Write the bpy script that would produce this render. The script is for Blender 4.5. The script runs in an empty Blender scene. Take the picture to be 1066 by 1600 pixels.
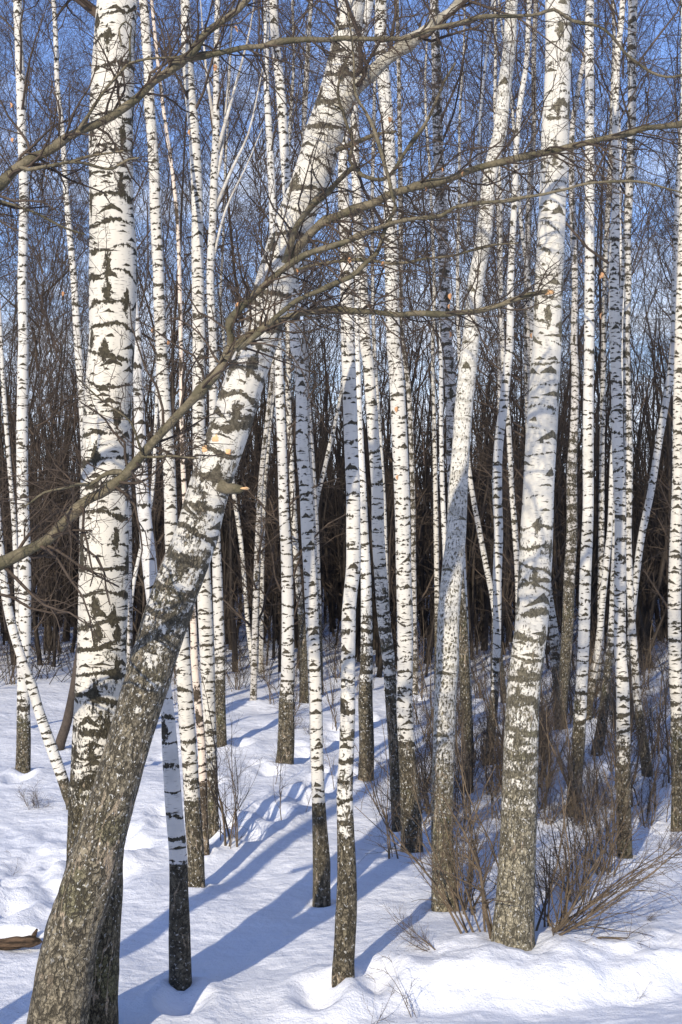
import bpy, math, random
import numpy as np
R = math.radians
scene = bpy.context.scene
col = scene.collection

# ------------------------------------------------------------------ camera, sky, sun, exposure
CAMH = 3.1
F = 2221.0
cam_d = bpy.data.cameras.new('camera'); cam = bpy.data.objects.new('camera', cam_d); col.objects.link(cam)
cam.location = (0, 0, CAMH); cam.rotation_euler = (R(90), 0, 0)
cam_d.lens = 36.0 * F / 1600.0; cam_d.sensor_width = 36.0; cam_d.clip_end = 3000; cam_d.clip_start = 0.1
scene.camera = cam

SUN_AZ = 19.0      # the light travels this many degrees to the right of straight ahead
SUN_EL = 24.0
w = bpy.data.worlds.new('World'); scene.world = w; w.use_nodes = True
nt = w.node_tree; nt.nodes.clear()
def build_sky():
    N = nt.nodes; L = nt.links
    sky = N.new('ShaderNodeTexSky'); sky.sky_type = 'NISHITA'; sky.sun_disc = False
    sky.sun_elevation = R(SUN_EL); sky.sun_rotation = R(180 + SUN_AZ)
    sky.air_density = 1.0; sky.dust_density = 0.3; sky.ozone_density = 3.0
    tc = N.new('ShaderNodeTexCoord')
    # thin clouds, denser towards the horizon
    mp = N.new('ShaderNodeMapping'); mp.inputs['Scale'].default_value = (2.2, 2.2, 6.5)
    L.new(tc.outputs['Generated'], mp.inputs['Vector'])
    nz = N.new('ShaderNodeTexNoise'); nz.inputs['Scale'].default_value = 2.3
    nz.inputs['Detail'].default_value = 7; nz.inputs['Roughness'].default_value = .58
    L.new(mp.outputs[0], nz.inputs['Vector'])
    sp = N.new('ShaderNodeSeparateXYZ'); L.new(tc.outputs['Generated'], sp.inputs[0])
    low = N.new('ShaderNodeMapRange'); low.inputs['From Min'].default_value = .0; low.inputs['From Max'].default_value = .34
    low.inputs['To Min'].default_value = .38; low.inputs['To Max'].default_value = -.10
    L.new(sp.outputs['Z'], low.inputs['Value'])
    ad = N.new('ShaderNodeMath'); ad.operation = 'ADD'; L.new(nz.outputs['Fac'], ad.inputs[0]); L.new(low.outputs[0], ad.inputs[1])
    cr = N.new('ShaderNodeMapRange'); cr.interpolation_type = 'SMOOTHSTEP'
    cr.inputs['From Min'].default_value = .50; cr.inputs['From Max'].default_value = .80; cr.inputs['To Max'].default_value = .92
    L.new(ad.outputs[0], cr.inputs['Value'])
    tint = N.new('ShaderNodeMix'); tint.data_type = 'RGBA'; tint.blend_type = 'MULTIPLY'; tint.inputs[0].default_value = 1
    L.new(sky.outputs[0], tint.inputs[6]); tint.inputs[7].default_value = (.92, .93, 1.18, 1)
    mx = N.new('ShaderNodeMix'); mx.data_type = 'RGBA'
    L.new(cr.outputs[0], mx.inputs[0]); L.new(tint.outputs[2], mx.inputs[6]); mx.inputs[7].default_value = (6.2, 6.8, 8.0, 1)
    bg = N.new('ShaderNodeBackground'); bg.inputs['Strength'].default_value = .15
    L.new(mx.outputs[2], bg.inputs['Color'])
    out = N.new('ShaderNodeOutputWorld'); L.new(bg.outputs[0], out.inputs['Surface'])
build_sky()
sun_d = bpy.data.lights.new('sun', 'SUN'); sun = bpy.data.objects.new('sun', sun_d); col.objects.link(sun)
sun_d.energy = 4.2; sun_d.angle = R(.53); sun_d.color = (1.0, .915, .765)
sun.rotation_euler = (R(90 - SUN_EL), 0, R(-SUN_AZ)); sun.location = (-10, -20, 20)
scene.view_settings.view_transform = 'Standard'; scene.view_settings.look = 'None'
scene.view_settings.exposure = 0.14; scene.view_settings.gamma = 1.0
scene.view_settings.use_curve_mapping = False
try:
    scene.cycles.max_bounces = 5; scene.cycles.diffuse_bounces = 3
except Exception: pass

# ------------------------------------------------------------------ numeric helpers
rng = np.random.default_rng(7)
_T = np.random.default_rng(3).random((64, 64, 64)).astype(np.float64)
def vn3(x, y, z):
    x = np.asarray(x, float); y = np.asarray(y, float); z = np.asarray(z, float)
    xi = np.floor(x).astype(int); yi = np.floor(y).astype(int); zi = np.floor(z).astype(int)
    fx = x - xi; fy = y - yi; fz = z - zi
    fx = fx*fx*(3-2*fx); fy = fy*fy*(3-2*fy); fz = fz*fz*(3-2*fz)
    g = lambda a, b, c: _T[(xi+a) & 63, (yi+b) & 63, (zi+c) & 63]
    return ((g(0,0,0)*(1-fx)+g(1,0,0)*fx)*(1-fy)+(g(0,1,0)*(1-fx)+g(1,1,0)*fx)*fy)*(1-fz) + \
           ((g(0,0,1)*(1-fx)+g(1,0,1)*fx)*(1-fy)+(g(0,1,1)*(1-fx)+g(1,1,1)*fx)*fy)*fz
def fbm(x, y, z=0, o=4):
    s = 0; a = .5
    for i in range(o):
        s = s + a*(vn3(x, y, np.zeros_like(np.asarray(x, float)) + z + 7.3*i) - .5); x = x*2.03+3.1; y = y*2.03+1.7; z = z*2.03; a *= .5
    return s
def sst(a, b, x):
    t = np.clip((x-a)/(b-a), 0, 1); return t*t*(3-2*t)
def px(x, y, d): return np.array([(x-533.0)/F*d, d, CAMH + (800.0-y)/F*d])

def mesh_from(name, V, Fc, smooth=True):
    me = bpy.data.meshes.new(name)
    V = np.asarray(V, np.float32); Fc = np.asarray(Fc, np.int32)
    me.vertices.add(len(V)); me.vertices.foreach_set('co', V.ravel())
    k = Fc.shape[1]
    me.loops.add(Fc.size); me.loops.foreach_set('vertex_index', Fc.ravel())
    me.polygons.add(len(Fc))
    me.polygons.foreach_set('loop_start', np.arange(0, Fc.size, k, dtype=np.int32))
    if smooth: me.polygons.foreach_set('use_smooth', np.ones(len(Fc), bool))
    me.update(calc_edges=True)
    return me
def link(name, me, mat=None, parent=None):
    o = bpy.data.objects.new(name, me); col.objects.link(o)
    if mat and not me.materials: me.materials.append(mat)
    if parent: o.parent = parent
    return o
def tag(o, label=None, cat=None, group=None, kind=None):
    if label: o['label'] = label
    if cat: o['category'] = cat
    if group: o['group'] = group
    if kind: o['kind'] = kind
    return o
def empty(name, loc=(0, 0, 0), rz=0):
    o = bpy.data.objects.new(name, None); col.objects.link(o); o.location = loc; o.rotation_euler = (0, 0, rz)
    o.empty_display_size = .3
    return o
def copy_tree(o, parent=None):
    c = o.copy(); col.objects.link(c)
    if parent: c.parent = parent
    for ch in list(o.children): copy_tree(ch, c)
    return c

# ------------------------------------------------------------------ material helpers
class G:
    """tiny node-graph helper"""
    def __init__(s, name):
        s.m = bpy.data.materials.new(name); s.m.use_nodes = True; s.t = s.m.node_tree; s.t.nodes.clear()
        s.out = s.t.nodes.new('ShaderNodeOutputMaterial'); s.p = s.t.nodes.new('ShaderNodeBsdfPrincipled')
        s.t.links.new(s.p.outputs[0], s.out.inputs[0])
    def n(s, k): return s.t.nodes.new(k)
    def put(s, sock, v):
        if hasattr(v, 'is_linked'): s.t.links.new(v, sock)
        else: sock.default_value = v
    def m_(s, op, a, b=0.0, c=None):
        n = s.n('ShaderNodeMath'); n.operation = op; s.put(n.inputs[0], a); s.put(n.inputs[1], b)
        if c is not None: s.put(n.inputs[2], c)
        return n.outputs[0]
    def step(s, v, a, b, lo=0.0, hi=1.0):
        n = s.n('ShaderNodeMapRange'); n.interpolation_type = 'SMOOTHSTEP'
        s.put(n.inputs['Value'], v); s.put(n.inputs['From Min'], a); s.put(n.inputs['From Max'], b)
        s.put(n.inputs['To Min'], lo); s.put(n.inputs['To Max'], hi); return n.outputs[0]
    def xyz(s, x, y, z=0.0):
        n = s.n('ShaderNodeCombineXYZ'); s.put(n.inputs[0], x); s.put(n.inputs[1], y); s.put(n.inputs[2], z); return n.outputs[0]
    def sep(s, v):
        n = s.n('ShaderNodeSeparateXYZ'); s.put(n.inputs[0], v); return n.outputs
    def noise(s, vec, scale=1.0, detail=2.0, rough=.5, color=False):
        n = s.n('ShaderNodeTexNoise'); s.put(n.inputs['Vector'], vec); n.inputs['Scale'].default_value = scale
        n.inputs['Detail'].default_value = detail; n.inputs['Roughness'].default_value = rough
        return n.outputs['Color'] if color else n.outputs['Fac']
    def mix(s, f, a, b):
        n = s.n('ShaderNodeMix'); n.data_type = 'RGBA'; s.put(n.inputs[0], f)
        s.put(n.inputs[6], a if hasattr(a, 'is_linked') else (*a, 1)); s.put(n.inputs[7], b if hasattr(b, 'is_linked') else (*b, 1)); return n.outputs[2]
    def mx(s, a, b): return s.m_('MAXIMUM', a, b)
    def mul(s, a, b): return s.m_('MULTIPLY', a, b)
    def add(s, a, b): return s.m_('ADD', a, b)
    def sub(s, a, b): return s.m_('SUBTRACT', a, b)
    def voro(s, vec, feat='F1', rnd=1.0):
        n = s.n('ShaderNodeTexVoronoi'); n.voronoi_dimensions = '2D'; n.feature = feat; n.inputs['Scale'].default_value = 1
        n.inputs['Randomness'].default_value = rnd; s.put(n.inputs['Vector'], vec); return n
    def bump(s, h, dist=.01, strength=1.0):
        n = s.n('ShaderNodeBump'); n.inputs['Distance'].default_value = dist; n.inputs['Strength'].default_value = strength
        s.put(n.inputs['Height'], h); s.t.links.new(n.outputs[0], s.p.inputs['Normal'])
    def done(s, color, rough=.8, spec=.25):
        s.put(s.p.inputs['Base Color'], color); s.put(s.p.inputs['Roughness'], rough); s.p.inputs['Specular IOR Level'].default_value = spec
        return s.m

def birch_bark(name, white=(.71, .675, .585), grey=(.50, .475, .41), dark=(.105, .088, .058), cell=(.12, .085), pres=.35, fine=True, warm=(.72, .63, .52), diam=1, fmix=.45, row_on=1.0):
    g = G(name)
    uv = g.n('ShaderNodeUVMap').outputs[0]
    at = g.n('ShaderNodeAttribute'); at.attribute_name = 'bark'; A = g.sep(at.outputs['Vector'])
    cov, sharp, ring = A[0], A[1], A[2]
    P = g.sep(uv)
    u0, v0 = P[0], P[1]
    nz = g.sep(g.noise(g.xyz(g.mul(u0, 38.), g.mul(v0, 30.)), 1, 3, .65, True))
    wu = g.mul(g.sub(nz[0], .5), .030); wv = g.mul(g.sub(nz[1], .5), .022)
    u = g.add(u0, wu); v = g.add(v0, wv)
    # moustache-shaped scars
    def chev(cw, ch, W, T, slope, thr, off):
        vo = g.voro(g.xyz(g.add(g.m_('DIVIDE', u, cw), off), g.add(g.m_('DIVIDE', v, ch), off*1.7)), 'F1', .85)
        pos = g.sep(vo.outputs['Position']); c = g.sep(vo.outputs['Color'])
        lx = g.m_('ABSOLUTE', g.mul(g.sub(g.add(g.m_('DIVIDE', u, cw), off), pos[0]), cw))
        ly = g.mul(g.sub(g.add(g.m_('DIVIDE', v, ch), off*1.7), pos[1]), ch)
        Wr = g.mul(g.add(g.mul(c[1], .75), .3), W)
        t = g.mul(g.mul(g.add(g.mul(c[2], .9), .35), T), g.sub(1.0, g.m_('DIVIDE', lx, Wr)))
        d = g.m_('ABSOLUTE', g.add(ly, g.mul(lx, g.mul(c[2], slope))))
        on = g.m_('GREATER_THAN', g.add(g.add(c[0], g.mul(cov, .25)), g.mul(g.sub(g.n('ShaderNodeObjectInfo').outputs['Random'], .5), .4)), thr)
        return g.mul(g.step(g.sub(t, d), -.0008, .0022), on)
    c1 = chev(cell[0], cell[1], cell[0]*.62, cell[1]*.17, .95, 1-pres-.12, 3.3)
    c2 = chev(cell[0]*.5, cell[1]*.42, cell[0]*.33, cell[1]*.085, .45, 1-pres*.8, 11.1)
    marks = g.mx(c1, c2)
    # tall split diamonds
    vo = g.voro(g.xyz(g.m_('DIVIDE', u, .085), g.m_('DIVIDE', v, .22)), 'F1', .9)
    pos = g.sep(vo.outputs['Position']); cc = g.sep(vo.outputs['Color'])
    dx = g.m_('ABSOLUTE', g.mul(g.sub(g.m_('DIVIDE', u, .085), pos[0]), .085)); dy = g.m_('ABSOLUTE', g.mul(g.sub(g.m_('DIVIDE', v, .22), pos[1]), .22))
    rag = g.mul(g.sub(g.noise(g.xyz(g.mul(u0, 70.), g.mul(v0, 26.)), 1, 4, .75), .47), 3.2)
    dm = g.sub(g.sub(1.0, g.add(g.m_('DIVIDE', dx, .028), g.m_('DIVIDE', dy, .10))), rag)
    dia = g.mul(g.step(dm, .0, .1), g.m_('GREATER_THAN', g.add(cc[0], g.mul(cov, 1.5)), 1.12))
    # ragged horizontal rows
    rowp = g.add(g.m_('DIVIDE', v, .155), g.mul(g.noise(g.xyz(g.mul(u0, 4.), g.mul(v0, 3.)), 1, 2), 1.6))
    rf = g.m_('ABSOLUTE', g.sub(g.m_('FRACT', rowp), .5))
    rn = g.noise(g.xyz(g.mul(u0, 70.), g.mul(v0, 26.)), 1, 3, .7); rn2 = g.noise(g.xyz(g.mul(u0, 9.), g.mul(v0, 5.)), 1, 2)
    row = g.step(g.sub(g.add(g.mul(rn, .42), g.mul(rn2, .35)), g.add(rf, g.sub(.42, g.mul(cov, .38)))), .0, .03)
    marks = g.mx(marks, g.mx(g.mul(dia, float(diam)), g.mul(row, row_on)))
    bw = g.noise(g.xyz(g.mul(u0, 24.), g.mul(v0, 9.)), 1, 4, .7)
    marks = g.mx(marks, g.step(g.sub(bw, g.sub(.73, g.mul(cov, .12))), .0, .02))
    # lenticels
    if fine:
        vl = g.voro(g.xyz(g.mul(u0, 34.), g.mul(v0, 95.)), 'F1', 1.0); cl = g.sep(vl.outputs['Color'])
        pl = g.sep(vl.outputs['Position'])
        ex = g.m_('ABSOLUTE', g.sub(g.mul(u0, 34.), pl[0])); ey = g.m_('ABSOLUTE', g.sub(g.mul(v0, 95.), pl[1]))
        len_ = g.step(g.sub(g.mul(cl[1], .5), g.add(ex, g.mul(ey, 3.2))), .0, .08)
        len_ = g.mul(len_, g.mul(g.m_('GREATER_THAN', cl[0], .55), .8))
    else: len_ = 0.0
    # rough fissured bark coming up from the base
    pn = g.noise(g.xyz(g.mul(u0, 14.), g.mul(v0, 6.)), 1, 4, .68)
    pf = g.noise(g.xyz(g.mul(u0, 95.), g.mul(v0, 30.)), 1, 4, .7)
    pn = g.add(g.mul(pn, 1-fmix), g.mul(pf, fmix))
    rough = g.step(g.add(g.sub(pn, .5), g.mul(g.sub(cov, .5), .62)), -.02, .02)
    # dark paint-sharp boundary of the lower bark
    sh = g.step(g.add(sharp, g.add(g.mul(g.sub(pf, .5), .09), g.mul(g.sub(pn, .5), .16))), .006, -.006)
    fl = g.step(g.noise(g.xyz(g.mul(u0, 60.), g.mul(v0, 28.)), 1, 2, .6), .64, .67)
    sh = g.mul(sh, g.sub(1.0, g.mul(fl, .75)))
    rg = g.step(g.sub(g.m_('ABSOLUTE', g.add(ring, g.mul(g.sub(pf, .5), .05))), g.mul(pn, .045)), .012, .0)
    darkm = g.mx(g.mx(rough, sh), 0.0)
    # fissures
    bn0 = g.noise(g.xyz(g.mul(u0, 4.), g.mul(v0, 3.)), 1, 2)
    fu = g.add(u0, g.mul(g.sub(nz[0], .5), .016))
    rd = lambda a, b, k, off: g.m_('ABSOLUTE', g.sub(g.noise(g.xyz(g.add(g.mul(fu, a), off), g.mul(v, b)), 1, k, .62), .5))
    ca = g.step(rd(34., 7.5, 3, 0.), .0, .055); cb = g.step(rd(70., 24., 3, 9.), .0, .05)
    crack = g.mul(ca, g.add(g.mul(cb, .55), .45))
    tan = g.mul(g.step(rd(9., .8, 3, 4.), .012, .003), g.step(bn0, .45, .55))
    # colours
    bn = g.noise(g.xyz(g.mul(u0, 5.), g.mul(v0, 2.2)), 1, 4, .6)
    st = g.noise(g.xyz(g.mul(u0, 6.), g.mul(v0, 130.)), 1, 3, .6)
    wc = g.mix(g.step(bn, .47, .72), white, grey)
    wc = g.mix(g.mul(g.step(st, .5, .72), .4), wc, warm)
    rnd = g.n('ShaderNodeObjectInfo').outputs['Random']
    wc = g.mix(g.mul(rnd, .55), wc, tuple(x*y for x, y in zip(white, (.86, .80, .70))))
    wc = g.mix(g.mul(g.m_('FRACT', g.mul(rnd, 7.31)), .35), wc, grey)
    pd = g.noise(g.xyz(g.mul(u0, 110.), g.mul(v0, 90.)), 1, 3, .6)
    wc = g.mix(g.mul(g.step(pd, .58, .75), .35), wc, grey)
    bn0 = g.noise(g.xyz(g.mul(u0, 4.), g.mul(v0, 3.)), 1, 2)
    dl = tuple(min(1, x*2.1) for x in dark)
    dc = g.mix(g.step(g.noise(g.xyz(g.mul(u0, 55.), g.mul(v0, 26.)), 1, 4, .7), .35, .68), dark, dl)
    dc = g.mix(g.step(bn0, .56, .68, 0, .35), dc, (.12, .125, .04))
    mc = g.mix(g.step(g.noise(g.xyz(g.mul(u0, 80.), g.mul(v0, 40.)), 1, 4, .7), .35, .7), tuple(x*.35 for x in dark), dark)
    rc = g.mix(crack, tuple(x*.35 for x in dark), dc)
    rc = g.mix(g.mul(tan, g.mul(rough, .8)), rc, (.42, .33, .23))
    fleck = g.step(g.noise(g.xyz(g.mul(u0, 90.), g.mul(v0, 34.)), 1, 3, .65), .60, .64)
    rc = g.mix(g.mul(fleck, g.step(cov, 1.35, .8)), rc, (.72, .70, .64))
    c = g.mix(len_, wc, (.11, .09, .07))
    c = g.mix(marks, c, mc)
    c = g.mix(darkm, c, rc)
    c = g.mix(g.mul(sh, .25), c, dark)
    c = g.mix(rg, c, (.025, .024, .018))
    h = g.sub(g.mul(bn, .3), g.mul(g.mx(marks, len_), .35))
    h = g.add(h, g.mul(darkm, g.add(g.mul(crack, 1.1), g.mul(pd, .5))))
    h = g.add(h, g.mul(st, .12))
    g.bump(h, .012, .9)
    return g.done(c, .78, .2)

def twig_mat(name, a, b, sc=9.):
    g = G(name); tc = g.n('ShaderNodeTexCoord').outputs['Object']
    n = g.noise(tc, sc, 3, .6); n2 = g.noise(tc, sc*12, 2, .6)
    c = g.mix(g.step(n, .35, .65), a, b); c = g.mix(g.mul(g.step(n2, .5, .7), .5), c, tuple(x*.45 for x in a))
    n4 = g.noise(tc, sc*5, 4, .7)
    c = g.mix(g.mul(g.step(n4, .52, .68), .6), c, tuple(x*.4 for x in a)); c = g.mix(g.mul(g.step(n4, .42, .32), .35), c, tuple(min(1, x*1.7) for x in a))
    g.bump(g.add(n2, n4), .006, .9)
    return g.done(c, .75, .25)

M_BIG = birch_bark('birch_bark_old', cell=(.15, .12), pres=.20, dark=(.15, .128, .088))
M_BIG3 = birch_bark('birch_bark_split', cell=(.13, .11), pres=.30, dark=(.085, .072, .045))  # dark tone deepened: real dark bark plus the leaning trunk's shade put into it
M_BIG19 = birch_bark('birch_bark_patchy', cell=(.16, .16), pres=.22, dark=(.20, .175, .12), fmix=.70)
M_SHAG = birch_bark('birch_bark_shaggy', cell=(.14, .16), pres=.08, dark=(.18, .155, .10), fmix=.85, diam=0, row_on=.3)
M_MID = birch_bark('birch_bark', cell=(.085, .105), pres=.50, white=(.70, .665, .585), diam=0)
M_FAR = birch_bark('birch_bark_slender', cell=(.085, .14), pres=.52, fine=False, diam=0, white=(.63, .60, .53), grey=(.44, .42, .38))
M_PEACH = birch_bark('birch_bark_peach', cell=(.08, .08), pres=.25, white=(.74, .62, .50), grey=(.60, .50, .42), dark=(.10, .075, .05))
M_GREYB = birch_bark('birch_bark_grey', cell=(.08, .07), pres=.6, white=(.60, .57, .52), grey=(.36, .34, .31))
M_LIMB = twig_mat('limb_bark', (.20, .165, .105), (.10, .088, .05))
M_PALEL = twig_mat('pale_upper_limb_bark', (.46, .42, .33), (.24, .21, .15), 7.)
M_TWIG = twig_mat('twig_bark', (.10, .072, .05), (.055, .042, .032), 3.)
M_TWIGR = twig_mat('twig_bark_reddish', (.085, .060, .042), (.05, .038, .03), 1.5)
M_DARKT = twig_mat('dark_trunk_bark', (.085, .065, .05), (.05, .040, .032), 4.)
M_SHRUB = twig_mat('shrub_bark', (.17, .125, .08), (.10, .075, .05), 6.)
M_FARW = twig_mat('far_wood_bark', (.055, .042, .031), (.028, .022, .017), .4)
def leaf_mat():
    g = G('dry_leaf'); tc = g.n('ShaderNodeTexCoord').outputs['Object']
    return g.done(g.mix(g.noise(tc, 14, 3), (.48, .20, .08), (.62, .38, .20)), .7, .2)
M_LEAF = leaf_mat()
def wood_mat():
    g = G('raw_wood'); tc = g.n('ShaderNodeTexCoord').outputs['Object']
    return g.done(g.mix(g.noise(tc, 30, 3), (.72, .36, .15), (.82, .58, .32)), .7, .2)
M_WOOD = wood_mat()
def log_mat():
    g = G('log_bark'); tc = g.n('ShaderNodeTexCoord').outputs['Object']; s = g.sep(tc)
    n = g.noise(g.xyz(g.mul(s[0], 5.), g.mul(s[1], 40.), g.mul(s[2], 40.)), 1, 4, .7)
    g.bump(n, .015, 1)
    return g.done(g.mix(g.step(n, .35, .7), (.02, .014, .009), (.14, .09, .055)), .85, .2)
M_LOG = log_mat()
def snow_mat():
    g = G('snow'); geo = g.n('ShaderNodeNewGeometry').outputs['Position']
    n1 = g.noise(geo, 7, 5, .55); n2 = g.noise(geo, 75, 4, .7); n3 = g.noise(geo, 1.3, 3, .5)
    g.bump(g.add(g.add(g.mul(n1, 1.3), g.mul(n2, .26)), g.mul(n3, 1.2)), .035, .9)
    c = g.mix(g.step(n3, .3, .7), (.91, .91, .915), (.87, .88, .905))
    deb = g.step(g.noise(geo, 26, 3, .75), .69, .71)
    c = g.mix(g.mul(deb, .55), c, (.30, .24, .18))
    g.p.inputs['Subsurface Weight'].default_value = 0
    return g.done(c, .55, .3)
M_SNOW = snow_mat()

# ------------------------------------------------------------------ tubes
class Tubes:
    """many branch polylines of any kind gathered into one mesh (one plant's branches)"""
    def __init__(s): s.V = []; s.F = []; s.n = 0
    def add(s, P, Rr, sides=3):
        P = np.asarray(P, float); Rr = np.asarray(Rr, float)
        if P.ndim == 2: P = P[None]; Rr = Rr[None]
        M, n, _ = P.shape
        if M == 0: return
        T = np.empty_like(P); T[:, 1:-1] = P[:, 2:]-P[:, :-2]; T[:, 0] = P[:, 1]-P[:, 0]; T[:, -1] = P[:, -1]-P[:, -2]
        T /= np.linalg.norm(T, axis=2, keepdims=True)+1e-9
        m = T.mean(1); ref = np.where(np.abs(m[:, 2:3]) > .8, np.array([[1., 0, 0]]), np.array([[0, 0, 1.]]))
        A = np.cross(T, ref[:, None, :]); A /= np.linalg.norm(A, axis=2, keepdims=True)+1e-9
        B = np.cross(T, A)
        th = np.arange(sides)*2*np.pi/sides
        ring = P[:, :, None] + Rr[:, :, None, None]*(A[:, :, None]*np.cos(th)[None, None, :, None] + B[:, :, None]*np.sin(th)[None, None, :, None])
        s.V.append(ring.reshape(-1, 3))
        base = (np.arange(M)*n*sides)[:, None, None]; i = (np.arange(n-1)*sides)[None, :, None]; k = np.arange(sides)[None, None]; k2 = (k+1) % sides
        f = np.stack([base+i+k, base+i+k2, base+i+sides+k2, base+i+sides+k], -1).reshape(-1, 4) + s.n
        s.F.append(f); s.n += M*n*sides
    def mesh(s, name): return mesh_from(name, np.concatenate(s.V), np.concatenate(s.F))
    def build(s, name, mat, parent=None): return link(name, s.mesh(name), mat, parent)

def spawn(P, Rr, k, t0, t1, L, ang, n2=5, up=0.0, wob=.22, rr=.5, rmin=.0012, r=rng, shrink=.6, droop=0.0):
    """k child branches on every parent polyline; P (M,n,3), Rr (M,n)"""
    M, n, _ = P.shape
    t = t0 + (t1-t0)*((np.arange(k)[None]+r.random((M, k)))/k)
    f = t*(n-1); i = np.minimum(f.astype(int), n-2); a = (f-i)[..., None]
    m = np.arange(M)[:, None]
    p0 = P[m, i]*(1-a)+P[m, i+1]*a; r0 = (Rr[m, i]*(1-a[..., 0])+Rr[m, i+1]*a[..., 0])
    T = P[m, i+1]-P[m, i]; T /= np.linalg.norm(T, axis=2, keepdims=True)+1e-9
    q = r.normal(size=(M, k, 3)); q -= (q*T).sum(2, keepdims=True)*T; q /= np.linalg.norm(q, axis=2, keepdims=True)+1e-9
    an = R(ang)*(.7+.6*r.random((M, k, 1)))
    D = T*np.cos(an)+q*np.sin(an); D[..., 2] += up
    D /= np.linalg.norm(D, axis=2, keepdims=True)
    plen = np.linalg.norm(np.diff(P, axis=1), axis=2).sum(1)[:, None] if L < 0 else 1.0
    Ln = abs(L)*plen*(1-shrink*(t-t0)/(t1-t0+1e-9))*(.55+.75*r.random((M, k)))
    out = np.empty((M*k, n2, 3)); D = D.reshape(-1, 3); Ln = (np.ones((M, k))*Ln).reshape(-1); out[:, 0] = p0.reshape(-1, 3)
    for j in range(1, n2):
        D = D + r.normal(size=D.shape)*wob; D[:, 2] += up*.35 - droop; D /= np.linalg.norm(D, axis=1, keepdims=True)
        out[:, j] = out[:, j-1]+D*(Ln/(n2-1))[:, None]
    rb = np.maximum(r0.reshape(-1)*rr, rmin)
    taper = np.linspace(1, .35, n2)[None]
    return out, np.maximum(rb[:, None]*taper, rmin*.6)

def catmull(P, step):
    P = np.asarray(P, float); P = np.vstack([2*P[0]-P[1], P, 2*P[-1]-P[-2]]); out = []
    for i in range(1, len(P)-2):
        L = np.linalg.norm(P[i+1, :3]-P[i, :3]); n = max(1, int(math.ceil(L/step)))
        t = (np.arange(n)/n)[:, None]
        a, b, c, d = P[i-1], P[i], P[i+1], P[i+2]
        out.append(.5*((2*b)+(-a+c)*t+(2*a-5*b+4*c-d)*t*t+(-a+3*b-3*c+d)*t**3))
    out.append(P[-2][None]); return np.vstack(out)

def trunk_mesh(name, C, Rr, bark, sides=16, rough=.0, seed=0, uvoff=None):
    """C (n,3) centreline, Rr (n,), bark (n,3) attribute"""
    n = len(C); th = np.arange(sides+1)*2*np.pi/sides + np.pi/2   # seam at +Y, away from the camera
    T = np.gradient(C, axis=0); T /= np.linalg.norm(T, axis=1, keepdims=True)
    X = np.cross(np.tile([0, 1., 0], (n, 1)), T); X /= np.linalg.norm(X, axis=1, keepdims=True); Y = np.cross(T, X)
    v = np.concatenate([[0], np.cumsum(np.linalg.norm(np.diff(C, axis=0), axis=1))])
    rm = Rr.mean()
    cth, sth = np.cos(th), np.sin(th)
    q = np.concatenate([th[:-1], th[:1]])
    disp = np.zeros((n, sides+1))
    cx, sx = np.cos(q)[None]*1.6, np.sin(q)[None]*1.6
    vv = v[:, None]
    disp += (vn3(cx+seed+20, sx+20, vv*2.2)-.5)*.10*Rr[:, None]
    if rough > 0:
        cov = np.clip(bark[:, :1], 0, 1)
        hi = (vn3(cx*5+seed+20, sx*5+20, vv*7)-.5)*.9 + (vn3(cx*10+seed+20, sx*10+20, vv*16)-.5)*.5
        disp += hi*rough*(.15+cov)
        sc = np.maximum(0, vn3(cx*1.5+seed+30, sx*1.5+30, vv*5)-.72)*.25*Rr[:, None]; disp += sc
    RR = Rr[:, None]+disp
    V = C[:, None]+RR[..., None]*(X[:, None]*cth[None, :, None]+Y[:, None]*sth[None, :, None])
    S = sides+1
    i = (np.arange(n-1)*S)[:, None]; k = np.arange(sides)[None]
    Fc = np.stack([i+k, i+k+1, i+S+k+1, i+S+k], -1).reshape(-1, 4)
    me = mesh_from(name, V.reshape(-1, 3), Fc)
    uo = uvoff if uvoff is not None else (seed*1.37, seed*2.11)
    U = np.empty((n, S, 2)); U[..., 0] = (th*rm)[None]+uo[0]; U[..., 1] = vv+uo[1]
    uvl = me.uv_layers.new(name='UVMap'); uvl.data.foreach_set('uv', U.reshape(-1, 2)[Fc.ravel()].astype(np.float32).ravel())
    a = me.attributes.new('bark', 'FLOAT_VECTOR', 'POINT')
    a.data.foreach_set('vector', np.repeat(bark, S, 0).astype(np.float32).ravel())
    return me

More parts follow.
